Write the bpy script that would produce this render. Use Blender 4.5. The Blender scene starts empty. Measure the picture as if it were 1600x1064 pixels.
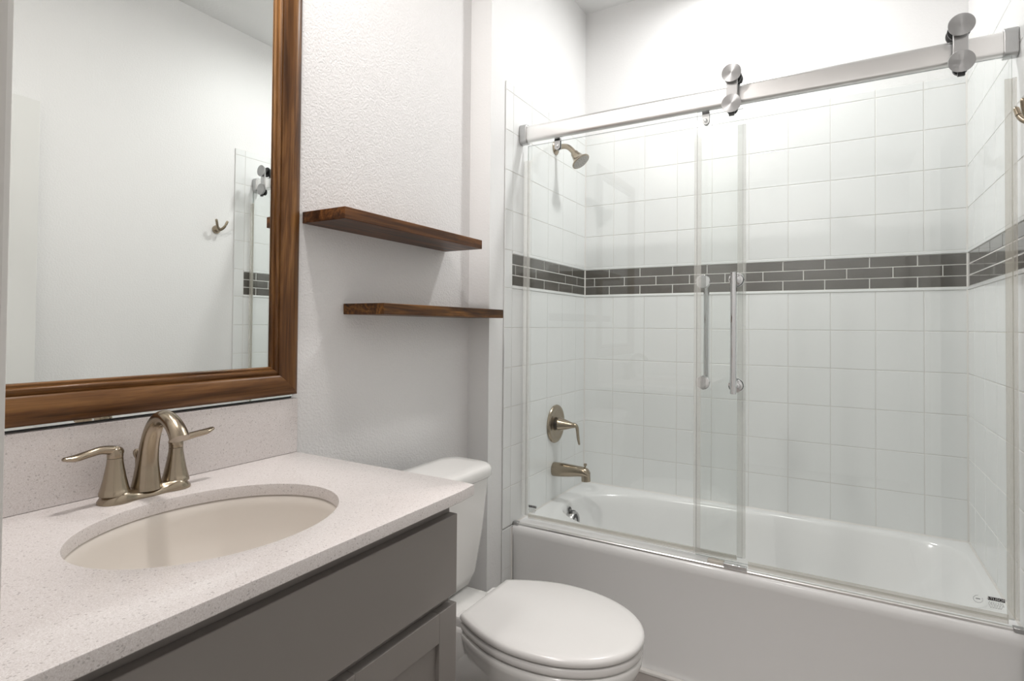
import bpy, bmesh, math, random
from mathutils import Vector, Matrix
random.seed(7)
D = bpy.data
S = bpy.context.scene
COL = S.collection
PI = math.pi

# ------------------------------------------------------------------ camera, world, lights, exposure
def make_camera():
    yaw, pitch, roll, F, shift = -0.5277, 0.0153, 0.0086, 871.0, -35.48
    f = Vector((math.sin(yaw)*math.cos(pitch), math.cos(yaw)*math.cos(pitch), math.sin(pitch)))
    r = Vector((math.cos(yaw), -math.sin(yaw), 0))
    u = r.cross(f)
    cr, sr = math.cos(roll), math.sin(roll)
    r, u = r*cr + u*sr, u*cr - r*sr
    cd = D.cameras.new('camera'); co = D.objects.new('camera', cd); COL.objects.link(co)
    m = Matrix((( r.x, u.x, -f.x, 1.0845), (r.y, u.y, -f.y, -2.5775), (r.z, u.z, -f.z, 1.1697), (0, 0, 0, 1)))
    co.matrix_world = m
    cd.sensor_width = 36; cd.sensor_fit = 'HORIZONTAL'
    cd.lens = F/1600*36
    cd.shift_y = shift/1600
    cd.clip_start = 0.01
    S.camera = co
make_camera()

wd = D.worlds.new('world'); S.world = wd; wd.use_nodes = True
wd.node_tree.nodes['Background'].inputs[0].default_value = (0.9, 0.95, 1, 1)
wd.node_tree.nodes['Background'].inputs[1].default_value = 0.4

S.view_settings.view_transform = 'Standard'
S.view_settings.look = 'None'
S.view_settings.exposure = 0.47
S.view_settings.gamma = 1.0
S.view_settings.use_curve_mapping = False

P_CAN, P_SINK, P_HALL_FILL = 7.2, 9.2, 15.0
C_CAN, C_SINK, C_HALL_FILL = (1, .995, .985), (1, .955, .925), (1, .965, .94)

W = 1.4958       # alcove width, tile face to tile face
ZC = 2.74        # ceiling
XL = -.095       # vanity wall face
YF = -2.43       # doorway wall, room face
YS = -.873       # where the plumbing chase steps out
RIM = .405

# ------------------------------------------------------------------ materials
def mat(name):
    m = D.materials.new(name); m.use_nodes = True
    nt = m.node_tree
    return m, nt, nt.nodes['Principled BSDF']

def simple(name, col, rough=.5, metal=0, spec=None, coat=0, aniso=0):
    m, nt, b = mat(name)
    b.inputs['Base Color'].default_value = (*col, 1)
    b.inputs['Roughness'].default_value = rough
    b.inputs['Metallic'].default_value = metal
    if spec is not None: b.inputs['Specular IOR Level'].default_value = spec
    if coat: b.inputs['Coat Weight'].default_value = coat; b.inputs['Coat Roughness'].default_value = .05
    if aniso: b.inputs['Anisotropic'].default_value = aniso
    return m

def coords(nt, scale=(1, 1, 1), rot=(0, 0, 0)):
    tc = nt.nodes.new('ShaderNodeTexCoord'); mp = nt.nodes.new('ShaderNodeMapping')
    mp.inputs['Scale'].default_value = scale; mp.inputs['Rotation'].default_value = rot
    nt.links.new(tc.outputs['Object'], mp.inputs['Vector'])
    return mp.outputs['Vector']

def noise(nt, vec, scale, detail=2, rough=.5, dist=0):
    n = nt.nodes.new('ShaderNodeTexNoise')
    n.inputs['Scale'].default_value = scale; n.inputs['Detail'].default_value = detail
    n.inputs['Roughness'].default_value = rough; n.inputs['Distortion'].default_value = dist
    nt.links.new(vec, n.inputs['Vector'])
    return n.outputs['Fac']

def ramp(nt, fac, stops):
    r = nt.nodes.new('ShaderNodeValToRGB')
    e = r.color_ramp.elements
    while len(e) < len(stops): e.new(.5)
    for el, (p, c) in zip(e, stops): el.position = p; el.color = (*c, 1)
    nt.links.new(fac, r.inputs['Fac'])
    return r.outputs['Color']

def bump(nt, b, h, strength, dist):
    n = nt.nodes.new('ShaderNodeBump')
    n.inputs['Strength'].default_value = strength; n.inputs['Distance'].default_value = dist
    nt.links.new(h, n.inputs['Height']); nt.links.new(n.outputs['Normal'], b.inputs['Normal'])

def paint(name, col, rough, scale, strength):
    m, nt, b = mat(name)
    b.inputs['Base Color'].default_value = (*col, 1); b.inputs['Roughness'].default_value = rough
    v = coords(nt)
    h = ramp(nt, noise(nt, v, scale, 3, .55), [(.38, (0, 0, 0)), (.62, (1, 1, 1))])
    bump(nt, b, h, strength, .0016)
    return m

def wood(name, axis, dark, mid, light, rough=.45, seed=0, freq=1.0):
    m, nt, b = mat(name)
    sc = [14*freq]*3; sc[axis] = 1.1*freq
    tc = nt.nodes.new('ShaderNodeTexCoord'); mp = nt.nodes.new('ShaderNodeMapping')
    mp.inputs['Scale'].default_value = sc; mp.inputs['Location'].default_value = (seed*3.7, seed*1.3, seed*2.1)
    nt.links.new(tc.outputs['Object'], mp.inputs['Vector'])
    v = mp.outputs['Vector']
    n1 = noise(nt, v, 1.6, 5, .6, 1.2)
    sc2 = [160]*3; sc2[axis] = 4
    v2 = coords(nt, sc2)
    n2 = noise(nt, v2, 1.2, 3, .6)
    mx = nt.nodes.new('ShaderNodeMath'); mx.operation = 'MULTIPLY_ADD'
    nt.links.new(n2, mx.inputs[0]); mx.inputs[1].default_value = .35
    sb = nt.nodes.new('ShaderNodeMath'); sb.operation = 'SUBTRACT'; nt.links.new(n1, sb.inputs[0]); sb.inputs[1].default_value = .17
    nt.links.new(sb.outputs[0], mx.inputs[2])
    c = ramp(nt, mx.outputs[0], [(.32, dark), (.5, mid), (.7, light)])
    nt.links.new(c, b.inputs['Base Color'])
    b.inputs['Roughness'].default_value = rough; b.inputs['Specular IOR Level'].default_value = .3
    bump(nt, b, n2, .25, .0006)
    return m

def quartz(name):
    m, nt, b = mat(name)
    v = coords(nt)
    vo = nt.nodes.new('ShaderNodeTexVoronoi'); vo.inputs['Scale'].default_value = 900
    nt.links.new(v, vo.inputs['Vector'])
    sep = nt.nodes.new('ShaderNodeSeparateColor'); nt.links.new(vo.outputs['Color'], sep.inputs[0])
    base = ramp(nt, sep.outputs[0], [(.0, (.60, .55, .53)), (.3, (.69, .645, .63)), (.75, (.715, .672, .657)), (1, (.78, .745, .735))])
    vo2 = nt.nodes.new('ShaderNodeTexVoronoi'); vo2.inputs['Scale'].default_value = 480
    nt.links.new(v, vo2.inputs['Vector'])
    sep2 = nt.nodes.new('ShaderNodeSeparateColor'); nt.links.new(vo2.outputs['Color'], sep2.inputs[0])
    gt = nt.nodes.new('ShaderNodeMath'); gt.operation = 'GREATER_THAN'; gt.inputs[1].default_value = .972
    nt.links.new(sep2.outputs[1], gt.inputs[0])
    mul = nt.nodes.new('ShaderNodeMath'); mul.operation = 'MULTIPLY'; mul.inputs[1].default_value = .4
    nt.links.new(gt.outputs[0], mul.inputs[0])
    mx = nt.nodes.new('ShaderNodeMixRGB'); nt.links.new(mul.outputs[0], mx.inputs[0])
    nt.links.new(base, mx.inputs[1]); mx.inputs[2].default_value = (.25, .22, .21, 1)
    nt.links.new(mx.outputs[0], b.inputs['Base Color'])
    b.inputs['Roughness'].default_value = .22
    return m

def glass(name, tint):
    m = D.materials.new(name); m.use_nodes = True
    nt = m.node_tree; nt.nodes.clear()
    out = nt.nodes.new('ShaderNodeOutputMaterial'); mix = nt.nodes.new('ShaderNodeMixShader')
    tr = nt.nodes.new('ShaderNodeBsdfTransparent'); gl = nt.nodes.new('ShaderNodeBsdfGlossy')
    tr.inputs[0].default_value = (*tint, 1); gl.inputs['Roughness'].default_value = 0.01
    lw = nt.nodes.new('ShaderNodeLayerWeight')
    p = nt.nodes.new('ShaderNodeMath'); p.operation = 'POWER'; p.inputs[1].default_value = 5
    nt.links.new(lw.outputs['Facing'], p.inputs[0])
    a = nt.nodes.new('ShaderNodeMath'); a.operation = 'MULTIPLY_ADD'; a.inputs[1].default_value = .96; a.inputs[2].default_value = .04
    nt.links.new(p.outputs[0], a.inputs[0])
    nt.links.new(a.outputs[0], mix.inputs[0]); nt.links.new(tr.outputs[0], mix.inputs[1]); nt.links.new(gl.outputs[0], mix.inputs[2])
    nt.links.new(mix.outputs[0], out.inputs[0])
    return m

def translucent(name, col, alpha, rough=.35):
    m, nt, b = mat(name)
    b.inputs['Base Color'].default_value = (*col, 1); b.inputs['Roughness'].default_value = rough
    b.inputs['Alpha'].default_value = alpha
    return m

def brushed(name, col, rough, axis=None, amount=.12):
    m, nt, b = mat(name)
    b.inputs['Base Color'].default_value = (*col, 1); b.inputs['Metallic'].default_value = 1
    sc = [900]*3
    if axis is not None: sc[axis] = 8
    n = noise(nt, coords(nt, sc), 1, 2)
    mr = nt.nodes.new('ShaderNodeMapRange'); mr.inputs[3].default_value = rough - amount/2; mr.inputs[4].default_value = rough + amount/2
    nt.links.new(n, mr.inputs[0]); nt.links.new(mr.outputs[0], b.inputs['Roughness'])
    return m

def emit(name, col, s):
    m = D.materials.new(name); m.use_nodes = True
    nt = m.node_tree; nt.nodes.clear()
    out = nt.nodes.new('ShaderNodeOutputMaterial'); e = nt.nodes.new('ShaderNodeEmission')
    e.inputs[0].default_value = (*col, 1); e.inputs[1].default_value = s
    nt.links.new(e.outputs[0], out.inputs[0])
    return m

M = {}
M['paint'] = paint('orange_peel_paint', (.84, .83, .825), .5, 165, .4)
M['paint_right'] = paint('right_wall_paint', (.89, .885, .88), .42, 140, .2)
M['paint_smooth'] = paint('white_paint', (.88, .88, .875), .5, 120, .12)
M['ceiling'] = paint('ceiling_paint', (.86, .86, .855), .8, 90, .2)
M['trim'] = simple('trim_paint', (.70, .685, .66), .35)
M['door'] = simple('door_paint', (.80, .80, .78), .4)
M['tile'] = simple('white_glazed_tile', (.86, .875, .87), .09)
M['grout'] = simple('grout', (.74, .73, .70), .85)
M['band_tile'] = simple('grey_glass_tile', (.105, .098, .086), .10, coat=.6)
M['band_grout'] = simple('band_grout', (.80, .79, .76), .8)
M['floor'] = simple('floor_tile', (.33, .30, .28), .5)
M['caulk'] = simple('caulk', (.75, .73, .70), .5)
M['porcelain'] = simple('porcelain', (.82, .81, .79), .10)
M['sink'] = simple('sink_porcelain', (.74, .69, .635), .28, 0, .3)
M['plastic_white'] = simple('white_plastic', (.75, .735, .72), .2)
M['acrylic'] = simple('tub_acrylic', (.86, .86, .855), .14)
M['apron'] = M['acrylic']
M['cabinet'] = simple('grey_cabinet_paint', (.245, .225, .21), .38)
M['quartz'] = quartz('quartz')
M['mirror'] = simple('mirror_silver', (.86, .885, .87), .0, 1)
M['mirror_edge'] = simple('mirror_glass_edge', (.55, .60, .57), .2)
M['nickel'] = brushed('brushed_nickel', (.37, .31, .235), .23, None, .03)
M['nickel_dark'] = simple('dark_nickel', (.10, .09, .08), .4, 1)  # darker nickel tone for the valve collar
M['steel'] = brushed('brushed_steel', (.50, .50, .50), .30)
M['alu'] = brushed('satin_aluminium', (.86, .855, .845), .30, 0, .05)
def turned(name, col):
    m, nt, b = mat(name)
    b.inputs['Base Color'].default_value = (*col, 1); b.inputs['Metallic'].default_value = 1
    b.inputs['Roughness'].default_value = .38; b.inputs['Anisotropic'].default_value = .85
    t = nt.nodes.new('ShaderNodeTangent'); t.direction_type = 'RADIAL'; t.axis = 'Y'
    nt.links.new(t.outputs[0], b.inputs['Tangent'])
    return m
M['turned'] = turned('turned_steel', (.40, .40, .40))
M['chrome'] = simple('chrome', (.72, .73, .74), .06, 1)
M['dark'] = simple('dark_plastic_and_gap_shadow', (.015, .015, .015), .3)  # also colours the painted gap shadow under the mirror frame
M['spray'] = simple('spray_face', (.42, .40, .37), .4)
M['glass'] = glass('clear_glass', (.984, .993, .988))
M['glass_edge'] = translucent('glass_cut_edge', (.24, .29, .27), .62, .1)
M['seal'] = translucent('vinyl_seal', (.74, .71, .62), .32)
M['seal_pale'] = translucent('pale_vinyl_seal', (.86, .855, .81), .26)
M['clear_plastic'] = translucent('clear_plastic', (.75, .68, .60), .55)
M['black_label'] = simple('black_label', (.02, .02, .02), .5)
M['grey_ink'] = translucent('grey_ink', (.30, .30, .30), .6, .6)
M['white_ink'] = simple('white_ink', (.75, .75, .75), .5)
dk, md, lt = (.022, .0075, .0025), (.072, .026, .0075), (.23, .088, .024)
M['wood_y'] = wood('walnut_grain_y', 1, dk, md, lt, .42, 0)
M['wood_y2'] = wood('walnut_grain_y_wavy', 1, dk, (.092, .036, .0085), (.26, .112, .026), .42, 5, 1.6)
fd, fm, fl = (.050, .019, .0055), (.128, .054, .0165), (.27, .130, .043)
M['wood_fy'] = wood('stained_frame_grain_y', 1, fd, fm, fl, .30, 2)
M['wood_fz'] = wood('stained_frame_grain_z', 2, fd, fm, fl, .30, 3)

# ------------------------------------------------------------------ object helpers
ORG = {}
def place(o, parent, base=None):
    COL.objects.link(o)
    if parent is not None:
        o.parent = parent; ORG[o.name] = ORG[parent.name]
        off = ORG[parent.name]
    else:
        off = Vector(base or (0, 0, 0)); o.location = off; ORG[o.name] = off
    if o.type == 'MESH': o.data.transform(Matrix.Translation(-off))
    return o

def obj(name, bm, mats, parent=None, base=None, smooth=40, bevel=0, seg=2, label=None):
    bmesh.ops.recalc_face_normals(bm, faces=bm.faces[:])
    me = D.meshes.new(name); bm.to_mesh(me); bm.free()
    for m in (mats if isinstance(mats, (list, tuple)) else [mats]): me.materials.append(m)
    if smooth:
        me.polygons.foreach_set('use_smooth', [True]*len(me.polygons))
        me.set_sharp_from_angle(angle=math.radians(smooth))
    o = D.objects.new(name, me); place(o, parent, base)
    if bevel:
        md = o.modifiers.new('bevel', 'BEVEL'); md.width = bevel; md.segments = seg; md.limit_method = 'ANGLE'; md.angle_limit = math.radians(35)
        md.harden_normals = False
    if label: o['label'] = label
    return o

def tag(o, label, cat, group=None):
    o['label'] = label; o['category'] = cat
    if group: o['group'] = group
    return o

def thing(name, label, cat, loc, group=None):
    o = D.objects.new(name, None); o.empty_display_size = .02
    place(o, None, loc)
    return tag(o, label, cat, group)

def struct(name, bm, mats, smooth=0, bevel=0):
    o = obj(name, bm, mats, None, None, smooth, bevel); o['kind'] = 'structure'
    return o

def nb(): return bmesh.new()

def box(bm, x0, x1, y0, y1, z0, z1, mi=0):
    vs = [bm.verts.new((x, y, z)) for x in (x0, x1) for y in (y0, y1) for z in (z0, z1)]
    for q in ((0, 1, 3, 2), (4, 6, 7, 5), (0, 4, 5, 1), (2, 3, 7, 6), (0, 2, 6, 4), (1, 5, 7, 3)):
        f = bm.faces.new([vs[i] for i in q]); f.material_index = mi
    return bm

def loft(bm, rings, cap0=True, cap1=True, closed=True, mi=0):
    R = [[bm.verts.new(p) for p in ring] for ring in rings]
    n = len(R[0])
    for a, b in zip(R, R[1:]):
        for i in range(n if closed else n-1):
            j = (i+1) % n
            f = bm.faces.new((a[i], a[j], b[j], b[i])); f.material_index = mi
    for flag, ring in ((cap0, R[0]), (cap1, R[-1])):
        if flag:
            c = bm.verts.new(sum((v.co for v in ring), Vector())/n)
            for i in range(n):
                f = bm.faces.new((ring[i], ring[(i+1) % n], c)); f.material_index = mi
    return bm

def frame_of(d):
    d = Vector(d).normalized()
    a = Vector((0, 0, 1)) if abs(d.z) < .9 else Vector((0, 1, 0))
    u = d.cross(a).normalized(); v = d.cross(u).normalized()
    return d, u, v

def lathe(bm, origin, axis, prof, n=40, cap0=True, cap1=True, mi=0):
    d, u, v = frame_of(axis); o = Vector(origin)
    rings = [[o + d*h + (u*math.cos(t) + v*math.sin(t))*max(r, 1e-5) for t in (2*PI*i/n for i in range(n))] for r, h in prof]
    return loft(bm, rings, cap0, cap1, True, mi)

def catmull(pts, k=6):
    out = []
    P = [pts[0]] + list(pts) + [pts[-1]]
    for i in range(1, len(P)-2):
        p0, p1, p2, p3 = [Vector(q) for q in P[i-1:i+3]]
        for s in range(k):
            t = s/k
            out.append(.5*((2*p1) + (p2-p0)*t + (2*p0-5*p1+4*p2-p3)*t*t + (3*p1-p0-3*p2+p3)*t**3))
    out.append(Vector(P[-2]))
    return out

def sweep(bm, pts, rad, side=None, n=24, k=6, cap=True, mi=0, round_ends=False):
    """pts: path; rad: per point (a, b): half widths along the side vector and along the other normal"""
    path = catmull(pts, k)
    rr = catmull([Vector((a, b, 0)) for a, b in rad], k)
    rings = []
    for i, p in enumerate(path):
        t = (path[min(i+1, len(path)-1)] - path[max(i-1, 0)]).normalized()
        s = Vector(side) if side else frame_of(t)[1]
        s = (s - t*s.dot(t)).normalized(); q = t.cross(s)
        rings.append([p + s*math.cos(a)*rr[i].x + q*math.sin(a)*rr[i].y for a in (2*PI*j/n for j in range(n))])
    if round_ends:
        for e, idx in ((0, 0), (1, -1)):
            base = rings[idx]; c = sum(base, Vector())/n
            t = (path[1]-path[0]).normalized()*-1 if e == 0 else (path[-1]-path[-2]).normalized()
            r = min(rr[idx].x, rr[idx].y)
            extra = [[c + (q-c)*math.cos(a) + t*r*math.sin(a) for q in base] for a in (.45, .9, 1.3)]
            rings = extra[::-1] + rings if e == 0 else rings + extra
    return loft(bm, rings, cap, cap, True, mi)

def rrect(cx, cy, hx, hy, r, z, k=6):
    pts = []
    for sx, sy, a0 in ((1, 1, 0), (-1, 1, PI/2), (-1, -1, PI), (1, -1, 1.5*PI)):
        for i in range(k+1):
            a = a0 + PI/2*i/k
            pts.append(Vector((cx + sx*(hx-r) + r*math.cos(a), cy + sy*(hy-r) + r*math.sin(a), z)))
    return pts

# ------------------------------------------------------------------ the room
b = nb(); box(b, -1.2, 2.6, -4.0, .12, -.05, 0); struct('floor', b, M['floor'])
b = nb(); box(b, -1.2, 2.6, -4.0, .12, ZC, ZC+.06); struct('ceiling', b, M['ceiling'])
b = nb(); box(b, XL-.1, XL, YF-.12, YS, 0, ZC); struct('wall_left', b, M['paint'])
b = nb(); box(b, XL-.1, -.005, YS, .105, 0, ZC); struct('wall_alcove_left', b, M['paint_smooth'])
b = nb(); box(b, -.005, W+.005, .005, .105, 0, ZC); struct('wall_back', b, M['paint_smooth'])
b = nb(); box(b, W+.005, W+.105, YF-.12, .105, 0, ZC); struct('wall_right', b, M['paint_right'])
OX0, OX1, OZ = .580, 1.455, 2.06          # doorway opening
b = nb()
box(b, XL, OX0-.018, YF-.12, YF, 0, ZC); box(b, OX1+.018, W+.005, YF-.12, YF, 0, ZC); box(b, OX0-.018, OX1+.018, YF-.12, YF, OZ+.018, ZC)
struct('wall_front', b, M['paint'])
b = nb(); box(b, OX0-.018, OX0, YF-.121, YF+.001, 0, OZ+.018); struct('trim_1', b, M['trim'], bevel=.002)
b = nb(); box(b, OX1, OX1+.018, YF-.121, YF+.001, 0, OZ+.018); struct('trim_2', b, M['trim'], bevel=.002)
b = nb(); box(b, OX0, OX1, YF-.121, YF+.001, OZ, OZ+.018); struct('trim_3', b, M['trim'], bevel=.002)
b = nb(); box(b, OX0-.066, OX0-.006, YF, YF+.016, 0, OZ+.066); struct('trim_4', b, M['trim'], bevel=.005)
b = nb(); box(b, OX0-.006, OX1-.002, YF, YF+.016, OZ+.006, OZ+.066); struct('trim_5', b, M['trim'], bevel=.005)
# hallway behind the photographer
b = nb(); box(b, -1.2, 2.6, -4.1, -4.0, 0, ZC); struct('wall_hall_back', b, M['paint_smooth'])
b = nb(); box(b, -1.2, XL-.1, YF-.12, YF-.02, 0, ZC); struct('wall_hall_left_front', b, M['paint_smooth'])
b = nb(); box(b, W+.105, 2.6, YF-.12, YF-.02, 0, ZC); struct('wall_hall_right_front', b, M['paint_smooth'])
b = nb(); box(b, -1.3, -1.2, -4.1, YF-.02, 0, ZC); struct('wall_hall_left', b, M['paint_smooth'])
b = nb(); box(b, 2.6, 2.7, -4.1, YF-.02, 0, ZC); struct('wall_hall_right', b, M['paint_smooth'])
# open door leaf, folded back beside the right wall
b = nb(); box(b, 1.418, 1.453, YF+.004, -1.640, .012, 2.032)
struct('door_1', b, M['door'], bevel=.002)

# ------------------------------------------------------------------ tile
T = .1524; A0 = .1478
Z_BAND0, Z_BAND1 = 1.3167, 1.4625
rows_low = [RIM+.001, .5547, .7071, .8595, 1.0119, 1.1643, Z_BAND0]
rows_up = [Z_BAND1, 1.6149, 1.7673, 1.9197, 2.0721, 2.105]
rows_floor = [0.0, .0975, .2499, .4023]
def tile_wall(name, org, ud, vd, nd, rects):
    """rects: (u0,u1,v0,v1,kind); kind 0 glazed tile, 1 dark glass, 2 pencil liner"""
    bm = nb(); org, ud, nd = Vector(org), Vector(ud), Vector(nd); vd = Vector((0, 0, 1))
    P = lambda u, v, n: org + ud*u + vd*v + nd*n
    for u0, u1, v0, v1, kind in rects:
        gm = 3 if kind == 1 else 1
        f = bm.faces.new([bm.verts.new(P(u, v, -.0012 if kind != 2 else -.0018)) for u, v in ((u0, v0), (u1, v0), (u1, v1), (u0, v1))]); f.material_index = gm
        g = .0016 if kind == 1 else .0011
        if kind == 2: g = .0002
        top = .0022 if kind == 2 else 0.0
        steps = [(g, -.004), (g, top-.0012), (g+.0006, top-.0004), (g+.0016, top)]
        rings = [[P(u, v, n) for u, v in ((u0+d, v0+d), (u1-d, v0+d), (u1-d, v1-d), (u0+d, v1-d))] for d, n in steps]
        R = [[bm.verts.new(p) for p in r] for r in rings]
        mi = 2 if kind == 1 else 0
        for a, c in zip(R, R[1:]):
            for i in range(4):
                f = bm.faces.new((a[i], a[(i+1) % 4], c[(i+1) % 4], c[i])); f.material_index = mi
        f = bm.faces.new(R[-1]); f.material_index = mi
    me = D.meshes.new(name); bmesh.ops.recalc_face_normals(bm, faces=bm.faces[:])
    bm.normal_update()
    for f in bm.faces:
        if f.normal.dot(nd) < -.5: f.normal_flip()
    bm.to_mesh(me); bm.free()
    for m in (M['tile'], M['grout'], M['band_tile'], M['band_grout']): me.materials.append(m)
    o = D.objects.new(name, me); place(o, None); o['kind'] = 'structure'
    return o

def grid(us, vs): return [(u0, u1, v0, v1, 0) for u0, u1 in zip(us, us[1:]) for v0, v1 in zip(vs, vs[1:])]
def band(u0, u1, offs1, offs2):
    out = [(u0, u1, Z_BAND0, Z_BAND0+.0105, 2), (u0, u1, Z_BAND1-.0115, Z_BAND1, 2)]
    zb = Z_BAND0+.0105; h = (Z_BAND1-.0115-zb)/3
    for i in range(3):
        lines = [x for x in (offs2 if i == 1 else offs1) if u0+.008 < x < u1-.008]
        e = [u0] + lines + [u1]
        out += [(p, q, zb+i*h, zb+(i+1)*h, 1) for p, q in zip(e, e[1:])]
    return out
cols = [0] + [A0 + k*T for k in range(9)] + [W]
r = grid(cols, rows_low) + grid(cols, rows_up)
r += band(0, W, [1.347-k*T for k in range(9)][::-1], [1.423-k*T for k in range(10)][::-1])
tile_wall('wall_tile_back', (0, 0, 0), (1, 0, 0), None, (0, -1, 0), r)
# side walls: u runs from the back corner towards the room
sc = [0, .1076, .2600, .4124, .5648, .7172, .774]
r = grid(sc, rows_low) + grid(sc, rows_up) + grid(sc[-3:], rows_floor) + [(.7172, .774, Z_BAND0, (Z_BAND0+Z_BAND1)/2+.0729, 0)]
r += band(0, .7172, [.150, .2975, .444, .596], [.095, .227, .518, .690])
tile_wall('wall_tile_left', (0, 0, 0), (0, -1, 0), None, (1, 0, 0), r)
r = grid(sc, rows_low) + grid(sc, rows_up) + grid(sc[-3:], rows_floor) + [(.7172, .774, Z_BAND0, Z_BAND1, 0)]
r += band(0, .7172, [.184, .336, .489, .641], [.124, .262, .417, .565])
tile_wall('wall_tile_right', (W, 0, 0), (0, -1, 0), None, (-1, 0, 0), r)

# ------------------------------------------------------------------ bathtub
YA = -.705
tub = thing('bathtub', 'white alcove bathtub with a smooth apron behind the sliding glass', 'bathtub', (W/2, -.35, 0))
def sell(cx, cy, hx, hy, z, n=72, e=2.6, ex=None):
    pts = []
    for i in range(n):
        t = 2*PI*i/n; c, s = math.cos(t), math.sin(t)
        pts.append(Vector((cx + hx*math.copysign(abs(c)**(2/e), c), cy + hy*math.copysign(abs(s)**(2/e), s), z)))
    return pts
def basin(xl, xr, yb, yf, z, n=128, el=2.5, er=7):
    cx, cy, pts = TC[0], TC[1], []
    for i in range(n):
        t = 2*PI*i/n; c, s = math.cos(t), math.sin(t)
        e = er if c > 0 else el
        pts.append(Vector((cx + ((xr-cx) if c > 0 else (cx-xl))*math.copysign(abs(c)**(2/e), c), cy + ((yb-cy) if s > 0 else (cy-yf))*math.copysign(abs(s)**(2/e), s), z)))
    return pts
def rim_ring(x0, x1, y0, y1, z):
    ref = basin(.060, 1.472, -.036, -.622, 0)
    pts = []
    for p in ref:
        c, q = p.x-TC[0], p.y-TC[1]
        k = min(((x1-TC[0])/c if c > 1e-9 else (x0-TC[0])/c if c < -1e-9 else 1e9), ((y1-TC[1])/q if q > 1e-9 else (y0-TC[1])/q if q < -1e-9 else 1e9))
        pts.append(Vector((TC[0]+c*k, TC[1]+q*k, z)))
    for X, Y in ((x0, y0), (x0, y1), (x1, y0), (x1, y1)):
        j = min(range(len(pts)), key=lambda i: (pts[i]-Vector((X, Y, z))).length); pts[j] = Vector((X, Y, z))
    return pts
def rectring(x0, x1, y0, y1, z, cx, cy, n=72):
    """n points on a rectangle seen from (cx, cy) at the same parameter values as sell()"""
    pts = []
    for i in range(n):
        t = 2*PI*i/n; c, s = math.cos(t), math.sin(t)
        k = min(((x1-cx)/c if c > 1e-9 else (x0-cx)/c if c < -1e-9 else 1e9), ((y1-cy)/s if s > 1e-9 else (y0-cy)/s if s < -1e-9 else 1e9))
        pts.append(Vector((cx + c*k, cy + s*k, z)))
    for X, Y in ((x0, y0), (x0, y1), (x1, y0), (x1, y1)):
        j = min(range(n), key=lambda i: (pts[i]-Vector((X, Y, z))).length); pts[j] = Vector((X, Y, z))
    return pts
b = nb()
TC = (.755, -.335); NT = 128
x0, x1, y0 = .002, W-.002, -.003
rings = [rim_ring(x0, x1, YA+.018, y0, .0), rim_ring(x0, x1, YA+.014, y0, .05), rim_ring(x0, x1, YA+.006, y0, .355), rim_ring(x0, x1, YA+.001, y0, .370), rim_ring(x0, x1, YA, y0, .385),
         rim_ring(x0, x1, YA+.003, y0, .398), rim_ring(x0, x1, YA+.010, y0, .4045), rim_ring(x0, x1, YA+.016, y0, RIM)]
rings += [basin(.060, 1.472, -.036, -.622, RIM), basin(.067, 1.466, -.041, -.617, RIM-.003), basin(.073, 1.458, -.047, -.611, RIM-.012),
          basin(.080, 1.435, -.058, -.600, .36), basin(.105, 1.330, -.085, -.572, .25), basin(.145, 1.230, -.115, -.545, .14), basin(.170, 1.18, -.14, -.52, .095),
          basin(.21, 1.13, -.175, -.49, .072, 128, 2.4, 3), basin(.33, 1.03, -.215, -.45, .066, 128, 2.2, 2.4)]
loft(b, rings, False, True)
obj('tub_shell', b, M['acrylic'], tub, smooth=50)
b = nb()
ox, oy, oz = .078, -.352, .331
d = Vector((1, 0, .12)).normalized()
lathe(b, (ox, oy, oz), d, [(.0, 0), (.039, 0), (.040, .004), (.040, .034), (.037, .038), (.030, .038), (.028, .034), (.013, .034), (.011, .037), (0, .037)], 36, False, False)
ofl = obj('overflow_cover', b, M['steel'], tub, label='chrome overflow cover on the tub end wall')
b = nb(); lathe(b, Vector((ox, oy, oz)) + d*.0342, d, [(.014, 0), (.028, 0), (.028, .0008), (.014, .0008)], 36, False, False); obj('opening_ring', b, M['dark'], ofl)
b = nb(); box(b, ox+.010, ox+.026, oy-.020, oy+.020, oz+.034, oz+.0425); obj('slot', b, M['dark'], ofl, bevel=.002)
b = nb(); lathe(b, (.0830, -.345, .3755), (1, 0, .22), [(0, 0), (.0135, 0), (.0135, .0006), (0, .0006)], 28, False, False); dl = obj('warning_label', b, M['black_label'], tub, label='round black label on the tub end wall')
b = nb(); box(b, .0836, .0848, -.351, -.339, .370, .3715); box(b, .0832, .0843, -.350, -.346, .3715, .380); box(b, .0832, .0843, -.344, -.340, .3715, .380); obj('printed_mark', b, M['white_ink'], dl)
# chrome drain in the tub floor
b = nb(); lathe(b, (.30, -.335, .066), (0, 0, 1), [(0, .004), (.02, .004), (.034, .003), (.036, 0)], 32, False, False); obj('drain', b, M['chrome'], tub)
b = nb(); box(b, 0.0, W, YA-.001, YA+.017, 0, .012); o = struct('baseboard_back', b, M['caulk'], bevel=.003)

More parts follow.
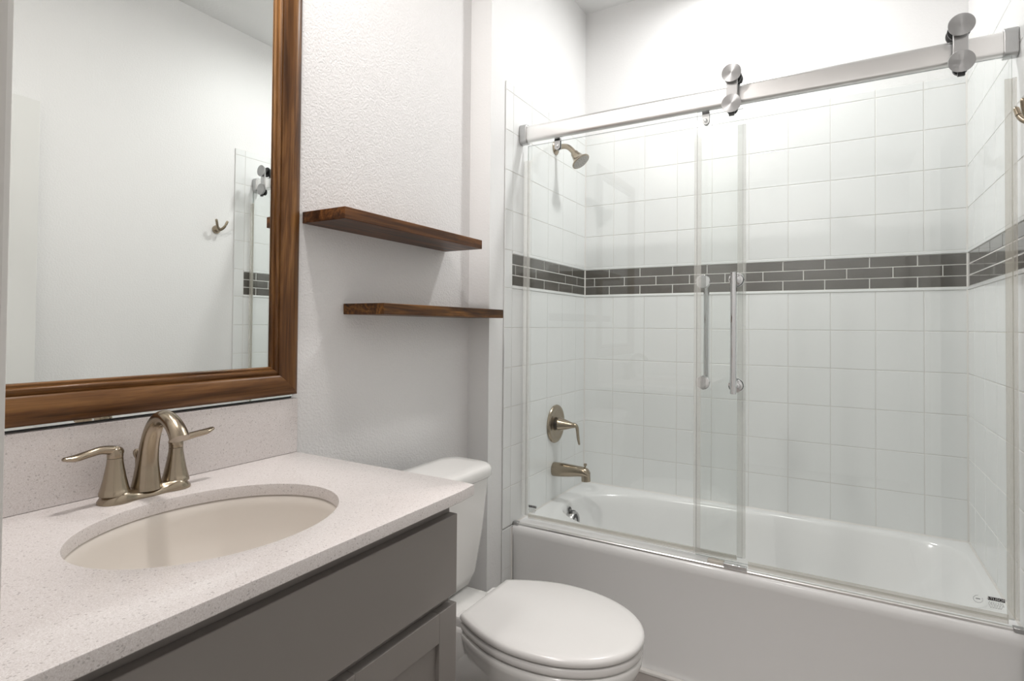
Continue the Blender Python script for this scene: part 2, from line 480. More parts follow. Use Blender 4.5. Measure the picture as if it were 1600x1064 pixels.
b = nb()
c_ = .0045
def bead(p, q, u, v):
    p, q, u, v = Vector(p), Vector(q), Vector(u), Vector(v)
    loft(b, [[o, o+u*c_, o+u*c_*.5+v*c_*.5, o+v*c_] for o in (p, q)])
bead((0, 0, RIM), (W, 0, RIM), (0, -1, 0), (0, 0, 1)); bead((0, YA+.02, RIM), (0, 0, RIM), (1, 0, 0), (0, 0, 1)); bead((W, YA+.02, RIM), (W, 0, RIM), (-1, 0, 0), (0, 0, 1))
bead((0, 0, RIM), (0, 0, 2.105), (1, 0, 0), (0, -1, 0)); bead((W, 0, RIM), (W, 0, 2.105), (-1, 0, 0), (0, -1, 0))
bead((0, YA, .0), (0, YA, RIM-.01), (1, 0, 0), (0, -1, 0)); bead((W, YA, .0), (W, YA, RIM-.01), (-1, 0, 0), (0, -1, 0))
struct('trim_6', b, M['caulk'])

# ------------------------------------------------------------------ plumbing fixtures on the tiled wall
sh = thing('showerhead', 'brushed nickel shower head on a bent arm above the tub', 'shower head', (0, -.345, 1.965))
b = nb(); lathe(b, (0, -.345, 1.965), (1, 0, 0), [(.030, .0005), (.030, .003), (.024, .008), (.014, .012), (.0105, .016)], 36, True, False); obj('wall_flange', b, M['nickel'], sh)
b = nb(); sweep(b, [(.006, -.345, 1.965), (.035, -.345, 1.968), (.060, -.345, 1.962), (.080, -.345, 1.945), (.094, -.345, 1.927)], [(.0115, .0115)]*5, (0, 1, 0)); obj('arm', b, M['nickel'], sh)
b = nb()
hd = Vector((.60, 0, -.80)).normalized(); ho = Vector((.090, -.345, 1.932))
lathe(b, ho, hd, [(.010, 0), (.0155, .001), (.0175, .006), (.0175, .013), (.0205, .019), (.0225, .027), (.027, .037), (.036, .047), (.042, .052), (.0425, .056), (.0395, .058), (.037, .057)], 40, True, False)
hb = obj('spray_head', b, M['nickel'], sh)
b = nb(); lathe(b, ho + hd*.0555, hd, [(0, 0), (.037, 0), (.0375, .002), (.034, .003), (.012, .0022), (0, .0022)], 40, False, False)
_, u_, v_ = frame_of(hd)
for k in range(24):
    rr = .026 if k < 14 else .017; aa = 2*PI*k/14 if k < 14 else 2*PI*(k-14)/10
    lathe(b, ho + hd*.0562 + (u_*math.cos(aa)+v_*math.sin(aa))*rr, hd, [(.002, 0), (.0016, .0022), (0, .0024)], 8, False, False, 1)
obj('spray_face', b, [M['spray'], M['dark']], hb)

vy, vz = -.327, .738
va = thing('shower_valve', 'brushed nickel shower valve with round plate and drooping lever', 'shower valve', (0, vy, vz))
b = nb(); lathe(b, (0, vy, vz), (1, 0, 0), [(.084, .0005), (.0845, .004), (.082, .008), (.074, .0105), (.068, .011), (.064, .0095), (.05, .010), (.03, .012), (0, .012)], 64, True, False); obj('escutcheon', b, M['nickel'], va)
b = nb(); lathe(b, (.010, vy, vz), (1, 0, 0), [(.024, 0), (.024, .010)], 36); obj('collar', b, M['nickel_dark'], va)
b = nb(); lathe(b, (.020, vy, vz), (1, 0, 0), [(.029, 0), (.0305, .003), (.028, .012), (.020, .038), (.013, .060), (.010, .074), (.006, .078)], 36); obj('hub', b, M['nickel'], va)
b = nb(); sweep(b, [(.080, vy, vz+.002), (.094, vy, vz+.004), (.105, vy, vz-.006), (.109, vy, vz-.030), (.112, vy, vz-.055), (.117, vy-.001, vz-.078)], [(.009, .009), (.010, .008), (.010, .007), (.010, .0055), (.0115, .005), (.007, .004)], (0, 1, 0), round_ends=True); obj('lever', b, M['nickel'], va)

sy, sz = -.340, .540
ts = thing('tub_spout', 'brushed nickel tub spout below the shower valve', 'tub spout', (0, sy, sz))
b = nb()
rings = []
for x, zc, hy, hz in ((.0006, .540, .027, .030), (.004, .540, .028, .031), (.03, .541, .0275, .0305), (.08, .5435, .025, .027), (.12, .546, .0235, .0225), (.145, .546, .0225, .021), (.160, .542, .021, .020), (.1675, .537, .018, .016), (.170, .533, .011, .010)):
    rings.append([Vector((x, sy + hy*math.cos(a)*(1 if abs(math.cos(a)) < 2 else 1), sz + (zc-.540) + hz*math.sin(a))) for a in (2*PI*i/32 for i in range(32))])
loft(b, rings)
lathe(b, (.153, sy, .548), (.04, 0, -1), [(.0195, .004), (.0195, .040), (.0165, .0405), (.0155, .034), (0, .033)], 32, True, False)
obj('spout_body', b, M['nickel'], ts)
b = nb(); lathe(b, (.150, sy, .560), (.05, 0, 1), [(.0035, 0), (.0035, .012), (.0065, .015), (.0075, .019), (.006, .023), (0, .0235)], 20, False, False); obj('diverter_knob', b, M['nickel'], ts)

# ------------------------------------------------------------------ sliding glass tub doors
YI, YO = -.632, -.678      # glass planes, inner and outer
rail = thing('shower_rail', 'wide satin aluminium rail across the top of the tub opening', 'rail', (W/2, -.655, 1.928))
def stadium_x(x0, x1, yc, zc, hy, hz, r):
    return [[Vector((x, p.x, p.y)) for p in rrect(yc, zc, hy, hz, r, 0)] for x in (x0, x1)]
b = nb(); loft(b, stadium_x(.028, W-.028, -.655, 1.928, .014, .0335, .0135)); obj('rail_bar', b, M['alu'], rail)
for a, c in ((.0005, .031), (W-.031, W-.0005)):
    b = nb(); loft(b, stadium_x(a, c, -.655, 1.928, .019, .039, .014)); obj('end_cap', b, M['steel'], rail, bevel=.002, label='brushed steel end cap')

def pane(parent, x0, x1, y, z0, z1):
    b = nb(); box(b, x0, x1, y-.004, y+.004, z0, z1)
    b.normal_update()
    for f in b.faces:
        f.material_index = 0 if abs(f.normal.y) > .5 else 1
    return obj('glass_pane', b, [M['glass'], M['glass_edge']], parent, smooth=0)

def sticker(parent, x, z, y, w, logo_x=None):
    s = 1 if w > 0 else -1; w = abs(w)
    b = nb(); box(b, x, x+w, y-.0006, y, z-.009, z); o = obj('maker_sticker', b, M['black_label'], parent, smooth=0, label='black sticker with white letters and fine grey print')
    cu = D.curves.new('letters', 'FONT'); cu.body = 'ATLISOM'; cu.size = .0098; cu.align_x = 'CENTER'; cu.align_y = 'CENTER'
    to = D.objects.new('letters_tmp', cu); COL.objects.link(to)
    dg = bpy.context.evaluated_depsgraph_get(); me = D.meshes.new_from_object(to.evaluated_get(dg)); D.objects.remove(to)
    me.name = 'lettering'
    me.transform(Matrix.Translation((x+w/2, y-.0009, z-.0045)) @ Matrix.Rotation(PI/2, 4, 'X'))
    me.materials.clear(); me.materials.append(M['white_ink'])
    t = D.objects.new('lettering', me); place(t, o)
    b = nb()
    for k in range(5):
        ww = w*(1.05 - .12*abs(k-1.4)); xx = x + w/2 - ww/2
        n = 7 - k//2
        for q in range(n):
            a0 = xx + ww*q/n
            box(b, a0, a0 + ww/n*random.uniform(.55, .88), y-.0005, y, z-.0138-k*.0034, z-.0125-k*.0034)
    obj('fine_print', b, M['grey_ink'], o, smooth=0)
    if logo_x:
        b = nb()
        c = Vector((logo_x, y-.0003, z-.012))
        for a in range(0, 300, 20):
            t0 = math.radians(a+100); p = c + Vector((math.cos(t0), 0, math.sin(t0)))*.0095
            box(b, p.x-.0012, p.x+.0012, y-.0005, y, p.z-.0006, p.z+.0006)
        box(b, c.x-.005, c.x+.004, y-.0005, y, c.z-.0006, c.z+.0018)
        obj('printed_emblem', b, M['grey_ink'], o, smooth=0)

inner = thing('shower_screen', 'inner glass tub screen on the left, hung from two small clips', 'shower screen', (.41, YI, .42))
pane(inner, .020, .820, YI, .427, 1.889)
b = nb(); box(b, .004, .020, YI-.006, YI+.010, .425, 1.83); box(b, .020, .033, YI-.0065, YI-.0042, .425, 1.83); obj('edge_seal', b, M['seal_pale'], inner, smooth=0)
b = nb(); box(b, .8205, .829, YI-.009, YI+.006, .43, 1.835); box(b, .804, .8205, YI-.0065, YI-.0042, .43, 1.835); obj('edge_seal', b, M['seal_pale'], inner, smooth=0)
b = nb(); box(b, .034, .803, YI-.0062, YI-.0045, .421, .434); box(b, .034, .803, YI-.005, YI+.005, .4150, .4265); obj('bottom_sweep', b, M['seal'], inner, smooth=0)
def clip(x):
    b = nb()
    pts = [(x-.0115, 1.900), (x+.0115, 1.900), (x+.0115, 1.866)] + [(x + .0115*math.cos(a), 1.866 + .0115*math.sin(a)) for a in (-.5, -1.0, -PI/2, -2.14, -2.64)] + [(x-.0115, 1.866)]
    for yy0, yy1 in ((YI-.0075, YI-.0045), (YI+.0045, YI+.0075)):
        loft(b, [[Vector((px, yy, pz)) for px, pz in pts] for yy in (yy0, yy1)])
    box(b, x-.0115, x+.0115, YI-.0075, YI+.0075, 1.8895, 1.8955)
    c = obj('hanger_clip', b, M['steel'], inner, smooth=30)
    b = nb(); lathe(b, (x, YI-.0075, 1.868), (0, -1, 0), [(.006, 0), (.006, .003), (.0045, .004), (0, .004)], 20, False, False); obj('screw', b, M['chrome'], c)
clip(.150); clip(.703)
# handle of the inner screen: bar on the tub side, caps on the room side
def handle(parent, x, y, side, z0=.987, z1=1.325, bar=True):
    b = nb()
    yb = y + side*.052
    lathe(b, (x, yb, z0-.022), (0, 0, 1), [(.0, 0), (.0085, 0), (.0095, .001), (.0095, z1-z0+.041), (.0085, z1-z0+.042), (0, z1-z0+.042)], 28, False, False)
    h = obj('pull_handle', b, M['chrome'], parent, label='chrome bar handle')
    for z in (z0, z1):
        b = nb()
        lathe(b, (x, y+side*.0045, z), (0, side, 0), [(.0215, 0), (.0215, .003), (.013, .005), (.0085, .008), (.0075, .045)], 28, True, False)
        lathe(b, (x, y-side*.0045, z), (0, -side, 0), [(.0225, 0), (.0235, .002), (.0235, .006), (.021, .008), (.0, .008)], 32, True, False)
        obj('standoff', b, M['chrome'], h, smooth=22)
handle(inner, .696, YI, 1)
sticker(inner, .036, .468, YI-.0042, .034)

outer = thing('shower_screen', 'outer sliding glass tub screen on the right, hung from two rollers', 'shower screen', (1.08, YO, .42))
pane(outer, .684, 1.4785, YO, .427, 1.886)
b = nb(); box(b, 1.4787, 1.487, YO-.010, YO+.006, .43, 1.825); box(b, 1.463, 1.4787, YO-.0065, YO-.0042, .43, 1.825); obj('edge_seal', b, M['seal'], outer, smooth=0)
b = nb(); box(b, .6845, .699, YO-.0065, YO-.0042, .432, 1.830); box(b, .6765, .6838, YO-.006, YO+.010, .432, 1.830); obj('edge_seal', b, M['seal_pale'], outer, smooth=0)
b = nb(); box(b, .844, 1.466, YO-.0062, YO-.0045, .424, .439); box(b, .844, 1.466, YO-.005, YO+.005, .4150, .4265); obj('bottom_sweep', b, M['seal'], outer, smooth=0)
handle(outer, .806, YO, -1)
sticker(outer, 1.425, .476, YO-.0042, .034, 1.405)
def roller(x):
    b = nb()
    y1 = YO - .022
    box(b, x-.0165, x+.0165, y1, y1+.007, 1.880, 1.985)
    st = obj('roller_hanger', b, M['steel'], outer, bevel=.0015, label='brushed steel roller hanger')
    for z in (1.982, 1.884):
        b = nb(); lathe(b, (x, y1+.001, z), (0, -1, 0), [(.021, 0), (.026, .002), (.0295, .010), (.0297, .0130), (.0292, .0135), (0, .0135)], 48, True, False)
        obj('disc_cap', b, M['turned'], st, smooth=25)
    b = nb(); lathe(b, (x, y1+.008, 1.982), (0, 1, 0), [(.012, 0), (.012, .014), (.026, .016), (.026, .020), (.0195, .024), (.0195, .040), (.026, .044), (.026, .048), (.010, .050), (0, .050)], 40, True, False)
    obj('wheel', b, M['dark'], st)
    b = nb(); lathe(b, (x, y1+.0072, 1.872), (0, 1, 0), [(.017, 0), (.017, .0105), (.0, .0105)], 28, True, False)
    box(b, x-.008, x+.008, y1-.008, y1+.002, 1.847, 1.858)
    obj('clamp_bolt', b, M['dark'], st, bevel=.001)
roller(.795); roller(1.371)

track = thing('bottom_track', 'slim aluminium track along the front rim of the tub', 'track', (W/2, -.675, RIM))
b = nb()
prof = [(-.6955, .4045), (-.6955, .4100), (-.693, .4125), (-.686, .4125), (-.6845, .4100), (-.6845, .4053)]
loft(b, [[Vector((x, y, z)) for y, z in prof] for x in (.022, W-.022)]); obj('track_bar', b, M['alu'], track, smooth=30)
for a, c in ((.001, .024), (W-.024, W-.001)):
    b = nb(); box(b, a, c, -.7005, -.682, .4035, .4165); obj('track_end_cap', b, M['steel'], track, bevel=.003)
b = nb(); box(b, .722, .772, -.690, -.664, .4126, .4225); obj('door_guide', b, M['clear_plastic'], track, bevel=.002, label='yellowed clear plastic door guide')
b = nb(); box(b, .772, .842, -.698, -.686, .4128, .4245); obj('guide_clip', b, M['chrome'], track, bevel=.002, label='chrome guide clip')

# ------------------------------------------------------------------ robe hook on the right wall
hy_, hz_ = -.872, 1.655
hk = thing('robe_hook', 'brushed nickel double robe hook on the right wall beside the tile', 'hook', (W, hy_, hz_))
xw = W+.0045
b = nb(); lathe(b, (xw, hy_, hz_), (-1, 0, 0), [(.021, 0), (.0215, .004), (.0195, .010), (.014, .016), (.009, .022), (0, .024)], 36, True, False); obj('hook_base', b, M['nickel'], hk)
for s, tip in ((-1, -.900), (1, -.842)):
    b = nb(); sweep(b, [(xw-.012, hy_, hz_), (xw-.024, hy_+s*.006, hz_-.002), (xw-.036, hy_+s*.015, hz_+.006), (xw-.044, (hy_+s*.015+tip)/2, hz_+.020), (xw-.048, tip, hz_+.040)], [(.0085, .0085), (.0078, .0078), (.007, .007), (.0065, .0065), (.0062, .0062)], None, 20, 6, True, 0, True)
    obj('prong', b, M['nickel'], hk)

# ------------------------------------------------------------------ mirror
MY0, MY1, MZ0, MZ1 = -2.280, -1.645, .997, 2.095
mi = thing('framed_mirror', 'large rectangular mirror in a moulded brown wood frame above the vanity', 'mirror', (XL, (MY0+MY1)/2, MZ0))
b = nb(); box(b, XL+.0005, XL+.0055, MY0+.004, MY1-.004, MZ0-.006, MZ1-.003)
b.normal_update()
for f in b.faces: f.material_index = 0 if f.normal.x > .5 else 1
obj('mirror_glass', b, [M['mirror'], M['mirror_edge']], mi, smooth=0)
b = nb(); box(b, XL+.0005, XL+.0048, MY0+.004, MY1-.006, .9876, MZ0-.0062); obj('gap_shadow_strip', b, M['dark'], mi, smooth=0, label='black strip painted as the shadow gap below the frame')  # black box paints the shadow in the gap under the frame
prof = [(0, .0066), (0, .017), (.002, .021), (.007, .0245), (.014, .0262), (.024, .0262), (.036, .0240), (.045, .0205), (.0500, .0165), (.0515, .0135), (.0535, .0150), (.0565, .0178), (.0600, .0180), (.0630, .0160), (.0645, .0120), (.0665, .0125), (.0690, .0125), (.0705, .0105), (.0710, .0066)]
def corner(i, d):
    y0, y1, z0, z1 = MY0+d, MY1-d, MZ0+d, MZ1-d
    return ((y0, z0), (y1, z0), (y1, z1), (y0, z1))[i % 4]
for i in range(4):
    b = nb()
    loft(b, [[Vector((XL+h, *corner(j, d))) for d, h in prof] for j in (i, i+1)], True, True, True)
    obj('frame_rail', b, M['wood_fy'] if i % 2 == 0 else M['wood_fz'], mi, smooth=50)

# ------------------------------------------------------------------ shelves
b = nb(); box(b, XL+.0004, .058, -1.622, -1.019, 1.4275, 1.4570)
tag(obj('floating_shelf', b, M['wood_y'], None, (XL, -1.32, 1.442), bevel=.0015), 'higher of two thick brown wooden floating shelves, beside the mirror', 'shelf', 'floating shelves above the toilet')
b = nb(); box(b, XL+.0004, .056, -1.481, -.8745, 1.1985, 1.2285)
tag(obj('floating_shelf', b, M['wood_y2'], None, (XL, -1.18, 1.2135), bevel=.0015), 'lower brown wooden floating shelf, reaching the corner by the tub', 'shelf', 'floating shelves above the toilet')

# ------------------------------------------------------------------ vanity
CZ = .8535; CT = .022
VY0, VY1, VXF = -2.41, -1.667, .412
van = thing('vanity_cabinet', 'grey shaker vanity cabinet under the white quartz counter', 'cabinet', ((XL+VXF)/2, (VY0+VY1)/2, 0))
b = nb(); zt = CZ-CT-.0005
xb = XL+.003
box(b, xb, VXF-.02, VY1-.018, VY1, 0, zt); box(b, xb, VXF-.02, VY0, VY0+.018, 0, zt)
box(b, xb, VXF-.02, VY0+.018, VY1-.018, .10, .118); box(b, xb, xb+.006, VY0+.018, VY1-.018, .118, zt)
box(b, VXF-.075, VXF-.06, VY0+.018, VY1-.018, 0, .10)
obj('carcass', b, M['cabinet'], van, smooth=0)
b = nb()
box(b, VXF-.02, VXF, VY1-.04, VY1, 0, zt); box(b, VXF-.02, VXF, VY0, VY0+.08, 0, zt)
box(b, VXF-.02, VXF, VY0+.08, VY1-.04, zt-.045, zt); box(b, VXF-.02, VXF, VY0+.08, VY1-.04, .60, .66); box(b, VXF-.02, VXF, VY0+.08, VY1-.04, .10, .14)
obj('face_frame', b, M['cabinet'], van, smooth=0)
b = nb(); box(b, VXF+.0005, VXF+.020, -2.325, -1.667, .641, .797); obj('drawer_front', b, M['cabinet'], van, bevel=.0015)
for y0d, y1d in ((-1.991, -1.667), (-2.325, -1.995)):
    b = nb(); z0d, z1d, st, rl = .125, .622, .054, .056
    xf0, xf1 = VXF+.0005, VXF+.020
    box(b, xf0, xf1, y1d-st, y1d, z0d, z1d); box(b, xf0, xf1, y0d, y0d+st, z0d, z1d)
    e = .0004
    box(b, xf0, xf1, y0d+st+e, y1d-st-e, z1d-rl, z1d); box(b, xf0, xf1, y0d+st+e, y1d-st-e, z0d, z0d+rl)
    dr = obj('cabinet_door', b, M['cabinet'], van, bevel=.001)
    b = nb(); box(b, xf0+.002, xf0+.010, y0d+st-.004, y1d-st+.004, z0d+rl-.004, z1d-rl+.004); obj('door_panel', b, M['cabinet'], dr, smooth=0)

# countertop with oval cut-out
SX, SY, SA, SB = .2095, -2.026, .168, .2045
def ell(a, bb, z, n=96): return [Vector((SX + a*math.cos(2*PI*i/n), SY + bb*math.sin(2*PI*i/n), z)) for i in range(n)]
b = nb()
cx0, cx1, cy0, cy1 = XL+.001, .463, YF+.002, -1.643
def crect(d, z):
    pts = rectring(cx0, cx1-d, cy0, cy1-d, z, SX, SY, 96)
    out = []
    for p in pts:                      # round the free front corner
        r = .016; qx, qy = cx1-d-r, cy1-d-r
        if p.x > qx and p.y > qy:
            v = Vector((p.x-qx, p.y-qy)); v = v.normalized()*r; p = Vector((qx+v.x, qy+v.y, z))
        out.append(p)
    return out
e = .0018
rings = [ell(SA, SB, CZ-e), ell(SA+e*.3, SB+e*.3, CZ-e*.3), ell(SA+e, SB+e, CZ), crect(e, CZ), crect(e*.3, CZ-e*.3), crect(0, CZ-e), crect(0, CZ-CT+e), crect(e, CZ-CT), ell(SA, SB, CZ-CT)]
loft(b, rings + [rings[0]], False, False)
bmesh.ops.remove_doubles(b, verts=b.verts[:], dist=1e-6)
tag(obj('countertop', b, M['quartz'], None, (SX, SY, CZ-CT), smooth=35), 'speckled white quartz countertop with an oval sink cut-out', 'countertop')
b = nb(); box(b, XL+.001, XL+.020, YF+.002, -1.643, CZ+.0004, .987)
tag(obj('backsplash', b, M['quartz'], None, (XL, -2.03, CZ), bevel=.0015), 'low speckled quartz backsplash strip below the mirror', 'backsplash')

# undermount sink
sk = thing('sink', 'oval undermount sink with cream white bowl in the vanity counter', 'sink', (SX, SY, CZ-.17))
b = nb()
zs = CZ-CT-.0006
prof = [(1.09, 0), (1.02, 0), (1.0, -.004), (.985, -.02), (.95, -.055), (.87, -.095), (.74, -.122), (.55, -.138), (.30, -.146), (.12, -.149)]
loft(b, [ell(SA*s, SB*s, zs+z) for s, z in prof] + [ell(SA*.12, SB*.12, zs-.160)] + [ell(SA*s, SB*s, zs+z-.009) for s, z in reversed(prof[1:-1])] + [ell(SA*1.09, SB*1.09, zs-.009), ell(SA*1.09, SB*1.09, zs)], False, False)
bmesh.ops.remove_doubles(b, verts=b.verts[:], dist=1e-6)
obj('bowl', b, M['sink'], sk, smooth=60)
b = nb(); lathe(b, (SX, SY, zs-.150), (0, 0, 1), [(.0, .006), (.012, .006), (.018, .004), (.024, .003), (.026, .001)], 32, False, False); obj('drain', b, M['nickel'], sk)

# ------------------------------------------------------------------ faucet
fx, fy = -.018, -2.0225
fa = thing('faucet', 'brushed nickel arched faucet with two lever handles behind the sink', 'faucet', (fx, fy, CZ))
b = nb()
def plate_ring(s, z, dip):
    pts = []
    n = 80
    for i in range(n):
        t = 2*PI*i/n; c, q = math.cos(t), math.sin(t)
        yy = q*(.0785*s + 0); k = abs(yy)/.0785
        hw = .0275*s*(1 - .10*math.exp(-(k/.35)**2))
        L = .0785*s; r = hw
        # stadium outline
        if abs(q) < .80: y_ = q/.80*(L-r); x_ = math.copysign(hw, c)*(1 - .16*math.exp(-((abs(y_)-.025)/.014)**2))
        else:
            a = (abs(q)-.80)/.20*PI/2 if False else math.acos(min(1, abs(c)/.6)); y_ = math.copysign(L-r + r*math.sin(a), q); x_ = math.copysign(r*math.cos(a), c)
        bowh = math.exp(-((abs(y_)-.051)/.024)**2)
        pts.append(Vector((fx + x_, fy + y_, CZ + .0004 + z*(.45 + .55*bowh) if dip else CZ + .0004 + z)))
    return pts
loft(b, [plate_ring(1.0, 0, False), plate_ring(1.0, .003, False), plate_ring(.95, .012, True), plate_ring(.86, .018, True), plate_ring(.70, .020, True)])
obj('base_plate', b, M['nickel'], fa, smooth=60)
for s in (-1, 1):
    hyy = fy + s*.0525
    b = nb()
    lathe(b, (fx, hyy, CZ), (0, 0, 1), [(.0238, .014), (.0232, .020), (.0228, .0205), (.0212, .026), (.0176, .042), (.0147, .058), (.0128, .070), (.0123, .0775)], 40, True, True)
    hnd = obj('handle', b, M['nickel'], fa, smooth=50)
    b = nb()
    lathe(b, (fx, hyy, CZ), (0, 0, 1), [(.0120, .0782), (.0124, .080), (.0124, .090), (.0115, .0935), (.007, .0965), (0, .0975)], 36, True, False)
    if s < 0:
        pth = [(fx, hyy+.004, CZ+.088), (fx, hyy-.008, CZ+.0925), (fx+.001, hyy-.024, CZ+.0950), (fx+.002, hyy-.044, CZ+.0920), (fx+.004, hyy-.062, CZ+.0895), (fx+.005, hyy-.077, CZ+.0905)]
    else:
        pth = [(fx, hyy-.004, CZ+.088), (fx, hyy+.008, CZ+.0935), (fx, hyy+.022, CZ+.0945), (fx, hyy+.040, CZ+.0965), (fx, hyy+.058, CZ+.0985), (fx, hyy+.072, CZ+.1025)]
    sweep(b, pth, [(.0108, .0095), (.0100, .0082), (.0085, .0070), (.0088, .0064), (.0105, .0060), (.0062, .0036)], (1, 0, 0), 24, 7, True, 0, True)
    obj('lever', b, M['nickel'], hnd, smooth=50)
b = nb()
pth = [(fx, fy, CZ+.012), (fx+.001, fy, CZ+.030), (fx+.003, fy, CZ+.062), (fx+.009, fy, CZ+.094), (fx+.021, fy, CZ+.123), (fx+.040, fy, CZ+.142), (fx+.062, fy, CZ+.147), (fx+.083, fy, CZ+.139), (fx+.098, fy, CZ+.1265), (fx+.107, fy, CZ+.114)]
sweep(b, pth, [(.0255, .0255), (.0222, .0222), (.0180, .0175), (.0160, .0150), (.0150, .0138), (.0145, .0130), (.0145, .0130), (.0150, .0130), (.0158, .0135), (.0165, .0140)], (0, 1, 0), 32, 6)
obj('spout', b, M['nickel'], fa, smooth=50)
b = nb(); lathe(b, (fx-.036, fy, CZ+.010), (0, 0, 1), [(.0022, 0), (.0022, .052), (.0045, .056), (.0060, .061), (.0058, .066), (.003, .0695), (0, .070)], 20, True, False); obj('lift_rod', b, M['nickel'], fa)

# ------------------------------------------------------------------ toilet
TY = -1.281
to = thing('toilet', 'white two-piece toilet with closed oval lid beside the vanity', 'toilet', (.35, TY, 0))
def outline(z, s=1.0, dx=0, n=64, back=.248, cxm=.445):
    pts = []
    xs = []
    for i in range(n//2+1):
        t = PI*i/(n//2)               # 0 tip, PI back
        x = .445 + .245*math.cos(t) if t < PI/2 else .445 + (.445-back)*math.cos(t)
        if x >= .445: w = .181*max(0, 1-((x-.445)/.245)**2.15)**.5
        else: w = .114 + .067*math.sin(PI/2*max(0, (x-back)/(.445-back)))**.9
        xs.append((x, w))
    xs[-1] = (back, xs[-1][1])
    for x, w in xs: pts.append((x, w))
    full = [(x, w) for x, w in pts] + [(back, -pts[-1][1])] + [(x, -w) for x, w in reversed(pts[1:-1])]
    return [Vector((cxm + (x-cxm)*s + dx, TY + w*s, z)) for x, w in full]
def oring(xb, xf, hw, z, e=2.3, n=64):
    N = len(outline(0)); cx, hx = (xb+xf)/2, (xf-xb)/2
    pts = []
    for i in range(N):
        t = 2*PI*i/N; c, s = math.cos(t), math.sin(t)
        pts.append(Vector((cx + hx*math.copysign(abs(c)**(2/e), c), TY + hw*math.copysign(abs(s)**(2/e), s), z)))
    return pts
b = nb()
loft(b, [oring(.13, .53, .112, .0006), oring(.13, .53, .112, .02), oring(.14, .515, .104, .05), oring(.145, .51, .103, .15), oring(.15, .54, .120, .22), oring(.17, .60, .150, .29), outline(.340, .935), outline(.365, .975), outline(.380, .985), outline(.3865, .97), outline(.388, .90)])
box_r = [rrect(.165, TY, .135, .108, .03, z) for z in (.30, .375)] + [rrect(.165, TY, .131, .104, .028, .383), rrect(.165, TY, .126, .099, .026, .3862)]
loft(b, box_r)
loft(b, [rrect(.14, TY, .10, .095, .04, .0006), rrect(.14, TY, .10, .095, .04, .31)])
obj('bowl', b, M['porcelain'], to, smooth=60)
b = nb()
loft(b, [outline(.3905, .965), outline(.3915, .982), outline(.396, .990), outline(.406, .990), outline(.4095, .98), outline(.4105, .95)])
obj('seat', b, M['plastic_white'], to, smooth=60)
b = nb()
loft(b, [outline(.4140, .97), outline(.4150, .990), outline(.418, 1.0), outline(.424, 1.0), outline(.4295, .990), outline(.4328, .965), outline(.4345, .90), outline(.4358, .70), outline(.4362, .35)])
obj('lid', b, M['plastic_white'], to, smooth=60)
for s in (-1, 1):
    b = nb(); loft(b, [rrect(.232, TY+s*.075, .017, .024, .008, z) for z in (.3866, .404)] + [rrect(.232, TY+s*.075, .013, .020, .006, .409)])
    obj('hinge', b, M['plastic_white'], to)
def tank_ring(x0, x1, hw, z, bow, r=.035, k=7):
    pts = rrect((x0+x1)/2, TY, (x1-x0)/2, hw, r, z, k)
    for p in pts:
        if p.x > (x0+x1)/2: p.x += bow*(1-((p.y-TY)/hw)**2)
    return pts
b = nb()
loft(b, [tank_ring(0.0470, 0.1090, 0.1070, 0.3868, .008), tank_ring(0.0270, 0.1240, 0.1320, 0.3950, .010), tank_ring(0.0120, 0.1340, 0.1470, 0.4300, .012), tank_ring(-0.0010, 0.1470, 0.1630, 0.5500, .013), tank_ring(-0.0110, 0.1560, 0.1790, 0.7090, .014)])
obj('tank', b, M['porcelain'], to, smooth=50)
b = nb()
loft(b, [tank_ring(-0.0170, 0.1630, 0.1870, 0.7096, .014, 0.05), tank_ring(-0.0210, 0.1670, 0.1910, 0.7150, .014, 0.05), tank_ring(-0.0210, 0.1670, 0.1910, 0.7350, .014, 0.05), tank_ring(-0.0160, 0.1620, 0.1860, 0.7440, .014, 0.05), tank_ring(-0.0090, 0.1550, 0.1790, 0.7470, .014, 0.05), tank_ring(0.0170, 0.1290, 0.1440, 0.7480, .010, 0.05)])
obj('tank_lid', b, M['porcelain'], to, smooth=50)

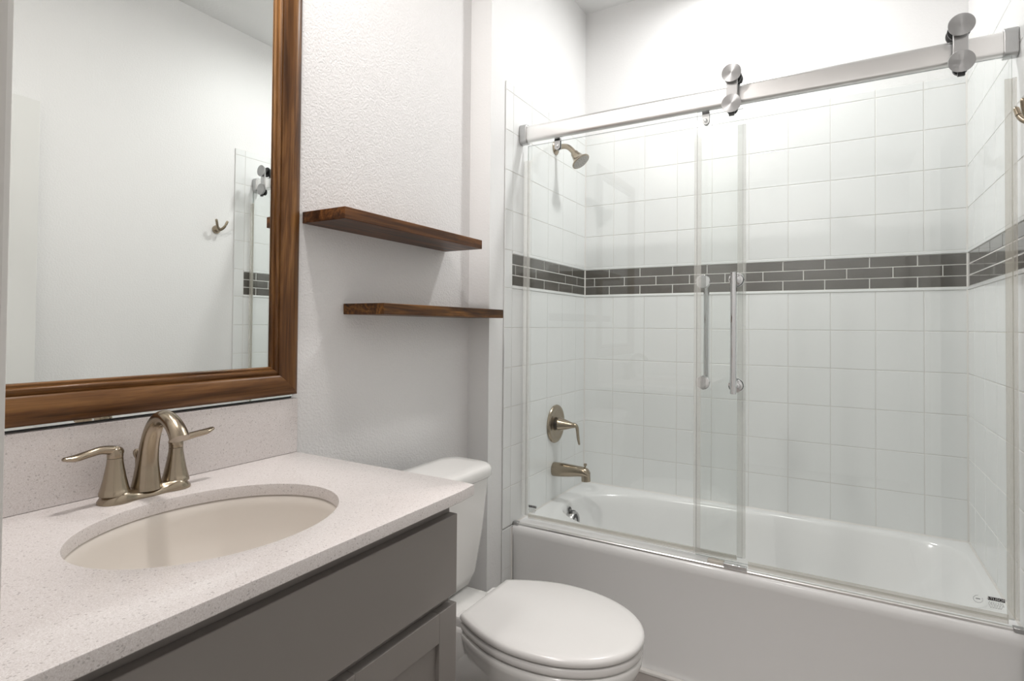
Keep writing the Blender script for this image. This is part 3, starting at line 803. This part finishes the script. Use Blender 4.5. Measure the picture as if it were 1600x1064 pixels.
# ------------------------------------------------------------------ light fixtures (above the frame), plus an added hall fill lamp
def lamp(name, kind, loc, power, col, parent, size=.1, rot=None, spread=None):
    l = D.lights.new(name, kind); l.energy = power; l.color = col
    if kind == 'AREA':
        l.shape = 'DISK'; l.size = size
        if spread: l.spread = spread
    else:
        l.shadow_soft_size = size
        if kind == 'SPOT': l.spot_size = math.radians(175); l.spot_blend = 1.0
    o = D.objects.new(name, l); COL.objects.link(o); o.parent = parent
    o.location = Vector(loc) - ORG[parent.name]
    if rot: o.rotation_euler = rot
    return o
def can_light(x, y, label, power, col, r=.065):
    t = thing('recessed_light', label, 'ceiling light', (x, y, ZC))
    b = nb(); lathe(b, (x, y, ZC-.0005), (0, 0, -1), [(r+.022, 0), (r+.022, .003), (r+.012, .007), (r+.002, .005), (r, 0)], 40, False, False); obj('trim_ring', b, M['plastic_white'], t)
    b = nb(); lathe(b, (x, y, ZC-.001), (0, 0, -1), [(0, .001), (r, .001), (r, 0)], 40, False, False); obj('lens', b, emit('lens_glow', col, 14), t)
    lamp('bulb', 'AREA', (x, y, ZC-.009), power, col, t, r*2, None, math.radians(172))
can_light(.748, -.42, 'round white recessed light in the ceiling over the bathtub', P_CAN, C_CAN)

can_light(.21, -1.90, 'round white recessed light in the ceiling over the sink', P_SINK, C_SINK)

hl = thing('hall_fill_light', 'added unseen fill lamp on the hallway ceiling', 'ceiling light', (.75, -3.2, ZC))  # added lamp out of view behind the camera, fills the room with light
b = nb(); lathe(b, (.75, -3.2, ZC-.0005), (0, 0, -1), [(.17, 0), (.17, .025), (.16, .03)], 40, True, False); obj('base', b, M['plastic_white'], hl)
b = nb(); lathe(b, (.75, -3.2, ZC-.03), (0, 0, -1), [(.155, 0), (.15, .02), (.11, .045), (.05, .058), (0, .06)], 40, False, False); obj('fill_diffuser', b, emit('fill_diffuser_glow', C_HALL_FILL, 5), hl)
lamp('hall_fill_lamp', 'AREA', (.75, -3.2, ZC-.10), P_HALL_FILL, C_HALL_FILL, hl, .3)
